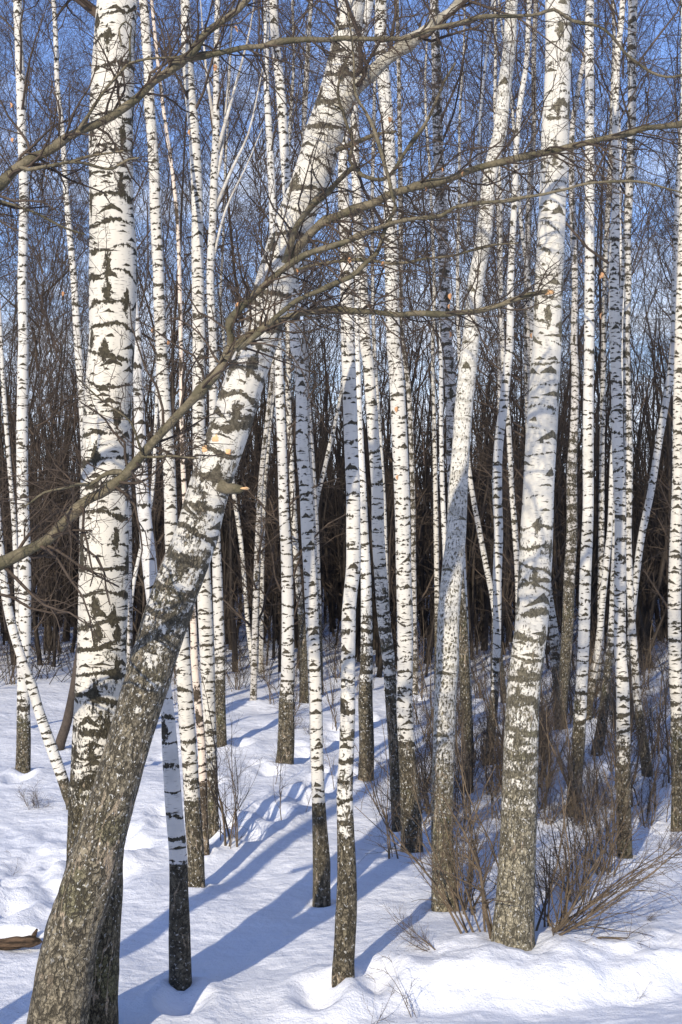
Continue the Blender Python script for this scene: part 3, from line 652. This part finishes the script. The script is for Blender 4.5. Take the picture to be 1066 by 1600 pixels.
# broken stubs and orange wounds
def blob(name, pos, s, mat, parent, seed=0, ax=(1, 1, 1)):
    n, m = 10, 12; th = np.linspace(0, np.pi, n)[:, None]; ph = (np.arange(m)*2*np.pi/m)[None]
    X = np.sin(th)*np.cos(ph); Y = np.sin(th)*np.sin(ph); Z = np.cos(th)+0*ph
    k = 1+(vn3(X*2+seed, Y*2+5, Z*2+9)-.5)*.9
    V = np.stack([X*k*s*ax[0], Y*k*s*ax[1], Z*k*s*ax[2]], -1).reshape(-1, 3)+np.array(pos)-np.array(parent.location)
    i = (np.arange(n-1)*m)[:, None]; q = np.arange(m)[None]; q2 = (q+1) % m
    Fc = np.stack([i+q, i+q2, i+m+q2, i+m+q], -1).reshape(-1, 4)
    return link(name, mesh_from(name, V, Fc), mat, parent)
for j, (x, y, s) in enumerate([(325, 702, .026), (340, 687, .021), (358, 707, .019)]):
    k_ = int(np.argmin(np.abs(C4[:, 2]-px(x, y, d4)[2])))
    dx_ = px(x, y, d4)[0]-C4[k_, 0]; rr_ = R4[k_]
    p = np.array([px(x, y, d4)[0], C4[k_, 1]-math.sqrt(max(rr_**2-dx_**2, .0001))*.97, px(x, y, d4)[2]])
    blob('branch_wound', p, s, M_WOOD, root4, j, (1, .5, .9))
limb(root4, [(345,758,12),(356,763,9),(366,762,8),(376,764,6),(381,763,4)], d4-.06, -.05, None, 'broken_stub', 0, 0, 7, 12, 1.1)
blob('stub_splinter', px(383, 763, d4-.12), .015, M_WOOD, root4, 4, (1.5, 1, .5))

# ------------------------------------------------------------------ broadleaf tree off the left edge whose limbs cross the view
LX, LY = -2.85, 6.6
lz = gh(LX, LY)
rootL = empty('broadleaf_tree', (LX, LY, lz))
tag(rootL, 'grey-brown limbs with bare twigs reaching in from the left edge across the birches', 'bare tree')
zz = np.linspace(-.4, 9.5, 60)
CL = np.stack([.04*np.sin(zz*.8), .03*np.cos(zz), zz], 1)
me = trunk_mesh('trunk', CL, np.interp(zz, [-.4, 0, 1, 9.5], [.16, .13, .115, .03]), np.tile([1.2, 9., 9.], (60, 1)), 24, .004, 77)
link('trunk', me, M_DARKT, rootL)
def tolimb(pts, d, dd): return pts
A_main = [(-250,400,22),(-140,345,20),(-60,312,18),(0,287,17),(41,252,16),(84,230,14.5),(118,209,14),(162,189,13.5),(209,155,13.5),(243,125,13),(270,105,13),(297,84,12),(324,51,11),(360,24,11),(382,4,10),(410,-30,9)]
limb(rootL, A_main, 6.3, .3, None, 'branch', 30, .5, 11, 12)
limb(rootL, [(290,92,10),(305,90,10),(360,79,9),(411,71,8.5),(472,62,9),(539,61,8),(600,62,7.5),(637,57,8),(671,46,7.5),(710,36,7),(757,27,6),(807,25,5.5),(841,22,5.5),(865,15,5.5),(895,32,5),(936,42,4.5),(963,64,4.5),(986,91,4.5),(1030,118,4.5),(1066,118,4),(1120,90,3)], 6.57, .3, None, 'branch', 46, .5, 12, 9)
limb(rootL, [(122,203,6),(140,175,5.5),(159,149,5),(189,112,4.5),(203,98,4.5),(236,92,3.5),(280,90,3)], 6.4, -.1, None, 'branch', 8, .3, 13, 7)
limb(rootL, [(203,98,4),(203,61,3.5),(206,42,3),(197,34,2.6),(186,46,2.4),(190,72,2)], 6.35, -.1, None, 'branch', 4, .15, 14, 7)
limb(rootL, [(30,262,6),(45,266,6),(84,257,5),(110,252,5),(135,255,4.5),(160,262,4.5),(178,262,4.5),(200,250,4),(216,247,3)], 6.33, -.1, None, 'branch', 12, .35, 15, 7)
limb(rootL, [(110,252,4),(135,245,4),(160,240,3.5),(193,236,3)], 6.3, -.05, None, 'branch', 5, .25, 16, 7)
limb(rootL, [(-200,290,6),(-80,300,5),(0,314,4.5),(51,331,4),(98,355,3.5),(133,366,3)], 6.3, .2, None, 'branch', 16, .45, 17, 7)
B_main = [(-250,960,25),(-120,915,22),(-40,893,20),(0,880,19),(27,868,18),(64,851,17.5),(91,827,16.5),(118,797,16),(145,777,16),(189,750,16.5),(216,719,15.5),(236,695,15),(270,658,14.5),(314,611,14),(341,581,13.5),(360,540,13),(357,520,12),(361,503,11),(377,480,11),(418,442,10.5),(448,417,10),(492,393,10),(539,378,8.5),(573,361,7.5),(627,344,6.5),(688,338,6),(710,324,5.5),(767,316,5),(834,307,4.5),(875,297,4.5),(922,287,4),(993,284,4),(1044,294,3),(1090,310,2.4)]
limb(rootL, B_main, 6.72, -.6, None, 'branch', 58, .52, 21, 12)
limb(rootL, [(352,562,11),(362,548,11),(382,527,11),(418,507,10),(451,493,9.5),(485,487,9.5),(512,485,9),(559,486,9),(620,490,9),(710,490,9),(750,486,8.5),(790,473,8.5),(824,463,8),(855,457,7.5)], 6.42, .1, None, 'branch', 30, .45, 22, 10)
blob('broken_tip', px(858, 457, 6.52), .016, M_WOOD, rootL, 6, (1.5, .8, .7))
limb(rootL, [(368,545,8),(384,534,9),(410,514,8.5),(434,493,8),(468,469,8),(512,448,7.5),(546,432,7.5),(580,405,8),(591,388,7.5),(607,348,6.5),(618,324,6.5),(612,294,6),(602,263,6),(586,209,5.5),(573,176,5),(556,145,4.5),(552,90,3.5),(545,20,2.5)], 6.38, -.1, None, 'branch', 34, .5, 23, 9)
limb(rootL, [(190,738,9),(178,738,8),(160,745,7),(140,757,6.5),(122,757,5.5),(100,762,4.5),(70,770,3.5),(40,790,2.5)], 6.55, -.1, None, 'branch', 14, .45, 24, 7)
limb(rootL, [(222,708,6),(216,690,4.5),(205,660,3.5),(180,640,3),(150,618,2.5),(120,590,2)], 6.5, -.15, None, 'branch', 10, .4, 25, 6)
limb(rootL, [(222,712,5),(240,715,4.5),(275,713,3.5),(310,716,3)], 6.5, -.1, None, 'branch', 6, .3, 26, 6)
def leaves(parent, spots, d, seed=0, nm='dry_leaf', s0=.017):
    r = np.random.default_rng(seed+900)
    for (x, y) in spots:
        p = px(x, y, d)-np.array(parent.location); s = s0*(.7+.6*r.random())
        a = r.random()*6.28; V = []
        prof = [(0, 0), (.35, .5), (.75, .55), (1.2, .42), (1.7, .08)]
        for t, wd in prof:
            bend = .25*math.sin(t*1.6)
            for sgn in (-1, 0, 1):
                q = np.array([sgn*wd*s, bend*s+abs(sgn)*wd*s*.6, -t*s]); c, si = math.cos(a), math.sin(a)
                V.append(p+np.array([c*q[0]-si*q[1], si*q[0]+c*q[1], q[2]]))
        Fc = [[3*i+j, 3*i+j+1, 3*i+3+j+1, 3*i+3+j] for i in range(4) for j in (0, 1)]
        me = mesh_from(nm, V, Fc); o = link(nm, me, M_LEAF, parent)
        md = o.modifiers.new('thickness', 'SOLIDIFY'); md.thickness = .0012
leaves(rootL, [(335,100),(16,160),(298,202),(372,472),(410,492),(463,420),(20,215),(98,455)], 6.45, 1)
leaves(root4, [(665,292),(608,182),(368,40),(372,44),(546,402),(600,408),(704,458),(703,475),(702,517),(553,222),(724,268),(690,262)], 7.3, 2)
leaves(rootL, [(907,404),(940,425),(941,488),(937,430),(832,520)], 6.9, 3)
leaves(rootL, [(262,532),(240,512),(620,635),(622,742)], 6.7, 4)

# ------------------------------------------------------------------ log with a snow cap at the left edge
def build_log():
    d = base_depth(30, 1484)
    p0 = px(-70, 1475, d); p1 = px(66, 1472, d-.05)
    gz = gh(p0[0], d)
    root = empty('fallen_log', (p0[0], d, p0[2]-.05)); tag(root, 'weathered brown log under a thick cap of snow at the left edge', 'log')
    t = np.linspace(0, 1, 40); C = p0[None]*(1-t)[:, None]+p1[None]*t[:, None]; C[:, 2] += .006*np.sin(t*9)
    Rr = np.interp(t, [0, .8, .9, .97, 1], [.045, .043, .038, .022, .004])*(1+.2*(vn3(t*14, t*0, t*0)-.5))
    tb = Tubes(); tb.add(C-np.array(root.location), Rr, 18); tb.build('log_body', M_LOG, root)
    tb = Tubes(); q = np.array([px(50, 1470, d-.03), px(54, 1460, d-.04), px(58, 1452, d-.05)])-np.array(root.location); tb.add(q, np.array([.022, .017, .008]), 10); tb.build('knot', M_LOG, root)
    n, m = 50, 20; t = np.linspace(0, 1, n)[:, None]; a = np.linspace(0, np.pi, m)[None]
    prof = np.sin(np.clip(t*1.02, 0, 1)*np.pi)**.25*np.interp(t, [0, .8, 1], [1, 1, .5])
    nn = (vn3(t*9+0*a, a*1.6+0*t, 0*t*a)-.5)
    X = p0[0]+(p1[0]-p0[0]+.03)*t+0*a; Y = d+.01-np.cos(a)*(.085+.02*nn)*prof+.03; Z = p0[2]+.030+(np.sin(a)**.6)*(.105+.05*nn)*prof+.01*t
    V = np.stack([X, Y+0*X, Z+0*X], -1)-np.array(root.location)
    i = (np.arange(n-1)*m)[:, None]; k = np.arange(m-1)[None]
    Fc = np.stack([i+k, i+k+1, i+m+k+1, i+m+k], -1).reshape(-1, 4)
    # close the underside
    V = V.reshape(-1, 3); Fb = [[i_*m, (i_+1)*m, (i_+1)*m+m-1, i_*m+m-1] for i_ in range(n-1)]
    link('snow_cap', mesh_from('snow_cap', V, np.vstack([Fc, Fb])), M_SNOW, root)
build_log()

# ------------------------------------------------------------------ shrubs and saplings
def shrub_proto(seed, stems, H, spread, lean=0, twig=1.0, r0=.009, kx=6):
    r = np.random.default_rng(seed); root = empty('bare_shrub', (0, 0, 0))
    n = 9; P = np.zeros((stems, n, 3)); az = r.random(stems)*6.28; D = np.stack([np.cos(az)*spread*r.random(stems)+lean, np.sin(az)*spread*r.random(stems)*.8, np.ones(stems)], 1)
    D /= np.linalg.norm(D, axis=1, keepdims=True); P[:, 0, :2] = r.normal(size=(stems, 2))*.05; P[:, 0, 2] = -.12
    L = H*(.45+.65*r.random(stems))
    for j in range(1, n):
        D = D+r.normal(size=D.shape)*.10; D[:, 2] += .02; D /= np.linalg.norm(D, axis=1, keepdims=True); P[:, j] = P[:, j-1]+D*(L/(n-1))[:, None]
    Rr = (r0*(.5+.8*r.random(stems)))[:, None]*np.linspace(1, .3, n)[None]
    t1 = Tubes(); t1.add(P, Rr, 7); t1.build('stems', M_SHRUB, root)
    b, br = spawn(P, Rr, kx, .2, .98, -.42, 36, 6, up=.08, wob=.2, rr=.55, rmin=.0018, r=r, shrink=.5)
    b2, br2 = spawn(b, br, 5, .15, .98, .22*twig, 42, 4, wob=.22, rr=.6, rmin=.0012, r=r)
    t2 = Tubes(); t2.add(b, br, 4); t2.add(b2, br2, 3); t2.build('twigs', M_SHRUB if seed % 2 else M_TWIG, root)
    return root
class Kind:
    def __init__(s, *a, **k): s.a = a; s.k = k; s.first = None
    def put(s, x, y, z, rz, sc, label, group=None, cat='shrub'):
        if s.first is None: s.first = shrub_proto(*s.a, **s.k); o = s.first
        else: o = copy_tree(s.first)
        o.location = (x, y, z); o.rotation_euler = (0, 0, rz); o.scale = (sc,)*3
        tag(o, label, cat, group)
        if not group and 'group' in o: del o['group']
        return o
def at_base(kind, xp, yp, rz, sc, label, group=None, cat='shrub'):
    d = base_depth(xp, yp); X = (xp-533)/F*d; return kind.put(X, d, gh(X, d), rz, sc, label, group, cat)
K_big = Kind(31, 15, 1.5, 1.9, lean=1.25, r0=.010, kx=8)
K_stalk = Kind(41, 2, .5, 1.0, lean=.5, r0=.003, kx=3, twig=.5)
K_bigl = Kind(33, 8, 1.5, .55, lean=-.22, r0=.013, kx=8)
K_fan = Kind(35, 12, 1.3, .8, kx=7)
K_thin = Kind(36, 4, 1.4, .25, r0=.008, kx=7)
K_sap = Kind(37, 1, 1.6, .1, r0=.009, kx=12)
K_low = Kind(38, 8, .45, 1.1, r0=.004, kx=5)
K_hor = Kind(39, 5, .8, .9, lean=-1.3, r0=.006, kx=8)
at_base(K_big, 836, 1462, 0, 1.0, 'large bare bush sweeping right from the foot of the biggest right birch')
at_base(K_bigl, 752, 1466, 0, 1.0, 'upright multi-stemmed bush left of the biggest right birch')
at_base(K_fan, 868, 1452, .3, .8, 'dense brown bush in the snow behind the sweeping bush')
at_base(K_hor, 690, 1480, 0, .62, 'low straggling dead branch lying left of the upright bush')
at_base(K_thin, 612, 1340, 0, .9, 'thin-stemmed bush left of the moustache-marked birch')
for _x, _y, _s, _l in [(520, 1235, .7, 'thin bare sapling between the black-footed and the foremost birch'), (372, 1270, .8, 'thin bare sapling on the snow right of the peach-coloured birch'), (432, 1225, .6, 'small bare sapling near the foot of the brown-footed birch'), (590, 1275, .8, 'bare sapling behind the foremost birch on its right side')]:
    at_base(K_sap, _x, _y, _x*.37, _s, _l)
at_base(K_sap, 440, 1285, 0, .8, 'lone forked sapling on the snow in front of the brown-footed birch')
at_base(K_sap, 480, 1270, 1.9, .45, 'tiny sapling left of the black-footed birch')
at_base(K_thin, 345, 1312, 1.1, 1.15, 'tall thin brown stems right of the peach-coloured birch')
at_base(K_thin, 362, 1325, 2.6, .9, 'short brown stems at the right of the left birch group')
at_base(K_low, 55, 1262, 0, .8, 'small dry bush in the snow left of the thickest birch')
at_base(K_stalk, 8, 1370, 1.5, .6, 'dry twig tuft at the left edge of the snow')
at_base(K_hor, 1005, 1440, 2.2, .28, 'bent dry stalk alone in the snow at the right')
at_base(K_stalk, 985, 1560, .6, .45, 'tiny dry stalks in the snow at the lower right')
at_base(K_stalk, 560, 1604, .9, .8, 'sparse twigs at the very bottom centre')
at_base(K_stalk, 645, 1598, 2.4, 1.1, 'thin slanting twig at the bottom right of centre')
at_base(K_low, 705, 1345, .2, 1.0, 'low brush between the shaggy birch and the moustache-marked birch')
at_base(K_fan, 955, 1338, 2.2, .75, 'brush spreading in front of the bright white right birch')
at_base(K_fan, 905, 1405, 1.2, 1.0, 'tall tan brush rising between the sweeping bush and the bluish birch')
at_base(K_fan, 728, 1430, 5.2, .95, 'tan brush at the foot of the shaggy birch')
at_base(K_fan, 1010, 1290, 4.1, .6, 'reddish brush near the right edge birch')
at_base(K_hor, 880, 1375, 1.3, .9, 'arching twiggy bush under the bluish birch')
BRUSH = []
_r = np.random.default_rng(5); kinds = [K_fan, K_thin, K_sap, K_low, K_fan, K_thin]
for j in range(150):
    if j < 115: xp = 640+_r.random()*420; yp = 1075+_r.random()*(230 if j < 85 else 345)
    else: xp = _r.random()*560; yp = 1055+_r.random()*110
    if xp < 350 and yp > 1110: continue
    o = at_base(kinds[_r.integers(6)], xp, yp, _r.random()*6.28, (.6+.7*_r.random())*(.95 if xp > 560 else .75), 'leafless brown brush growing among the birch trunks', 'brush among the trunks'); BRUSH.append((xp, o.location[1], o, ''))

# ------------------------------------------------------------------ background trees (prototypes, then copies)
def birch_proto(seed, H=17., r0=.085, mat=None, start=.30, nprim=24):
    r = np.random.default_rng(seed); root = empty('birch_tree', (0, 0, 0))
    z = np.linspace(-.3, H, 46); a, b = r.normal(size=2)*.5; ph = r.random()*6
    C = np.stack([a*(z/H)**1.5*1.4+.10*np.sin(z*.55+ph)+.05*np.sin(z*1.3+ph*2), b*(z/H)**1.5+.08*np.cos(z*.5+ph), z], 1)
    Rr = np.interp(z, [-.3, .2, 1.5, H], [r0*1.25, r0*1.1, r0, .008])
    dk = .8+r.random()*1.2
    cov = np.where(z < dk, 1.1, .26+.12*r.random())+0*z; cov = np.where(z > H*.7, .45, cov)
    link('trunk', trunk_mesh('trunk', C, Rr, np.stack([cov, 9+0*z, 9+0*z], 1), 9, 0, seed), mat or M_FAR, root)
    tb = Tubes()
    b1, r1 = spawn(C[None], Rr[None], nprim, start, .99, 2.2, 36, 8, up=.14, wob=.10, rr=.24, rmin=.005, r=r, shrink=.65)
    b2, r2 = spawn(b1, r1, 8, .12, .98, .85, 42, 5, up=.03, wob=.18, rr=.5, rmin=.0028, r=r, droop=.03)
    b3, r3 = spawn(b2, r2, 6, .12, 1., .48, 42, 4, wob=.22, rr=.6, rmin=.0018, r=r, droop=.12)
    tb.add(b1, r1, 4); tb.add(b2, r2, 3); tb.add(b3, r3, 3)
    tb.build('crown', M_TWIGR, root)
    return root
def dark_proto(seed, H=12., r0=.06, start=.12, nprim=30, Lp=1.6):
    r = np.random.default_rng(seed); root = empty('bare_tree', (0, 0, 0))
    z = np.linspace(-.3, H, 30); a, b = r.normal(size=2)*.7; ph = r.random()*6
    C = np.stack([a*(z/H)**1.3+.12*np.sin(z*.7+ph), b*(z/H)**1.3, z], 1); Rr = np.interp(z, [-.3, .5, H], [r0*1.2, r0, .008])
    link('trunk', trunk_mesh('trunk', C, Rr, np.tile([1.1, 9., 9.], (30, 1)), 8, 0, seed), M_DARKT, root)
    tb = Tubes()
    b1, r1 = spawn(C[None], Rr[None], nprim, start, .99, Lp, 50, 7, up=.10, wob=.15, rr=.26, rmin=.005, r=r, shrink=.4)
    b2, r2 = spawn(b1, r1, 8, .12, .98, .7, 45, 5, up=.03, wob=.2, rr=.5, rmin=.0028, r=r)
    b3, r3 = spawn(b2, r2, 5, .12, 1., .36, 45, 4, wob=.22, rr=.6, rmin=.002, r=r)
    tb.add(b1, r1, 4); tb.add(b2, r2, 3); tb.add(b3, r3, 3)
    tb.build('crown', M_TWIG, root)
    return root
_r = np.random.default_rng(21)
BP = [birch_proto(200+i, 15.5+i*.7, .05+.008*i) for i in range(5)]
DP = [dark_proto(300+i, 6.5+i*1.8, .055+.02*i) for i in range(4)]
fd = np.array([f[3] for f in FEET]); fx = np.array([f[0] for f in FEET])
used = set()
def scatter(protos, n, d0, d1, label, group, cat, pw=1.0):
    for j in range(n):
        f = (j+_r.random())/n; d = d0+(d1-d0)*f**pw
        X = (_r.random()*2-1)*(.262*d+1.2)
        k = _r.integers(len(protos)); p = protos[k]
        o = p if (id(p) not in used) else copy_tree(p); used.add(id(p))
        o.location = (X, d, gh(X, d)-.02); o.rotation_euler = (_r.normal()*.025, _r.normal()*.03, _r.random()*6.28)
        s = .85+.35*_r.random(); o.scale = (s, s, s*(.9+.2*_r.random()))
        tag(o, label, cat, group); BG.append((533+X/d*F, d, o, label))
ORD = ['nearest', 'second nearest', 'third nearest', 'fourth nearest', 'fifth nearest', 'sixth nearest', 'seventh nearest', 'eighth nearest', 'ninth nearest', 'tenth nearest', 'eleventh nearest', 'twelfth nearest'] + [q+' nearest' for q in 'thirteenth fourteenth fifteenth sixteenth seventeenth eighteenth nineteenth twentieth'.split()] + ['twenty-%s nearest' % q for q in 'first second third fourth fifth sixth seventh eighth ninth'.split()] + ['thirtieth nearest'] + ['thirty-%s nearest' % q for q in 'first second third fourth fifth sixth seventh eighth ninth'.split()]
LM = [(-60, 'the far left edge'), (37, 'the slender left birch'), (161, 'the thickest birch'), (262, 'the leaning trunk'), (342, 'the forked-limbed birch'), (448, 'the brown-footed birch'), (490, 'the black-footed birch'),
      (545, 'the foremost white birch'), (633, 'the moustache-marked birch'), (700, 'the shaggy birch'), (777, 'the slender bending birch'), (831, 'the biggest right birch'), (912, 'the bluish birch'), (969, 'the bright white birch'), (1054, 'the right edge birch'), (1200, 'the frame edge')]
def name_gaps(items, what):
    gaps = {}
    for it in items:
        k = max(i for i in range(len(LM)) if LM[i][0] <= max(it[0], -59)); gaps.setdefault(min(k, len(LM)-2), []).append(it)
    for k, its in gaps.items():
        its.sort(key=lambda q: q[1])
        for j, it in enumerate(its):
            if j < len(ORD):
                it[2]['label'] = '%s %s between %s and %s' % (ORD[j], what, LM[k][1], LM[k+1][1])
BG = []
scatter(BP, 195, 21, 58, 'slender white birch among many in the depth of the wood', 'slender birches in the background', 'birch tree', 1.15)
scatter(DP, 92, 22, 50, 'dark leafless tree in the shadowy depth of the wood', 'dark bare trees in the background', 'bare tree', 1.1)

name_gaps([b for b in BG if b[2]['category'] == 'birch tree'], 'background birch')
name_gaps([b for b in BG if b[2]['category'] == 'bare tree'], 'dark background tree')
name_gaps(BRUSH, 'brown brush clump')

# ------------------------------------------------------------------ the far wood that closes the view
def far_wood():
    r = np.random.default_rng(99); N = 4200
    Y = 27+60*r.random(N)**.9; X = (r.random(N)*2-1)*(.30*Y+6); n = 7
    H = (3.2+4.6*r.random(N)**1.5)*(.7+Y/90); H = np.where(r.random(N) < .03, 10+5*r.random(N), H)
    P = np.zeros((N, n, 3)); P[:, 0, 0] = X; P[:, 0, 1] = Y; P[:, 0, 2] = -.3
    D = np.stack([r.normal(size=N)*.10, r.normal(size=N)*.10, np.ones(N)], 1)
    for j in range(1, n):
        D = D+r.normal(size=D.shape)*.05; D[:, 2] = 1; P[:, j] = P[:, j-1]+D*(H/(n-1))[:, None]
    Rr = (.02+.075*r.random(N)**1.6)[:, None]*np.linspace(1, .2, n)[None]
    tb = Tubes(); tb.add(P, Rr, 4)
    b, br = spawn(P, Rr, 9, .08, .98, 0.8, 36, 5, up=.2, wob=.15, rr=.20, rmin=.006, r=r)
    b2, br2 = spawn(b, br, 5, .1, 1., .55, 45, 3, wob=.2, rr=.6, rmin=.005, r=r)
    tb.add(b, br, 3); tb.add(b2, br2, 3)
    N = 2600; Y = 25+22*r.random(N); X = (r.random(N)*2-1)*(.28*Y+4); n = 4
    P = np.zeros((N, n, 3)); P[:, 0] = np.stack([X, Y, 0*X-.1], 1); D = np.stack([r.normal(size=N)*.45, r.normal(size=N)*.45, np.ones(N)], 1)
    for j in range(1, n): D = D+r.normal(size=D.shape)*.16; P[:, j] = P[:, j-1]+D*((.3+1.5*r.random(N)**2)/(n-1))[:, None]
    Rr = (.005+.006*r.random(N))[:, None]*np.linspace(1, .3, n)[None]; tb.add(P, Rr, 3)
    b, br = spawn(P, Rr, 5, .1, 1., -.5, 40, 3, wob=.2, rr=.6, rmin=.003, r=r); tb.add(b, br, 3)
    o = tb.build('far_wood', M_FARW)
    tag(o, 'dense brown thicket of far leafless wood behind the birches', 'far wood', kind='stuff')
far_wood()
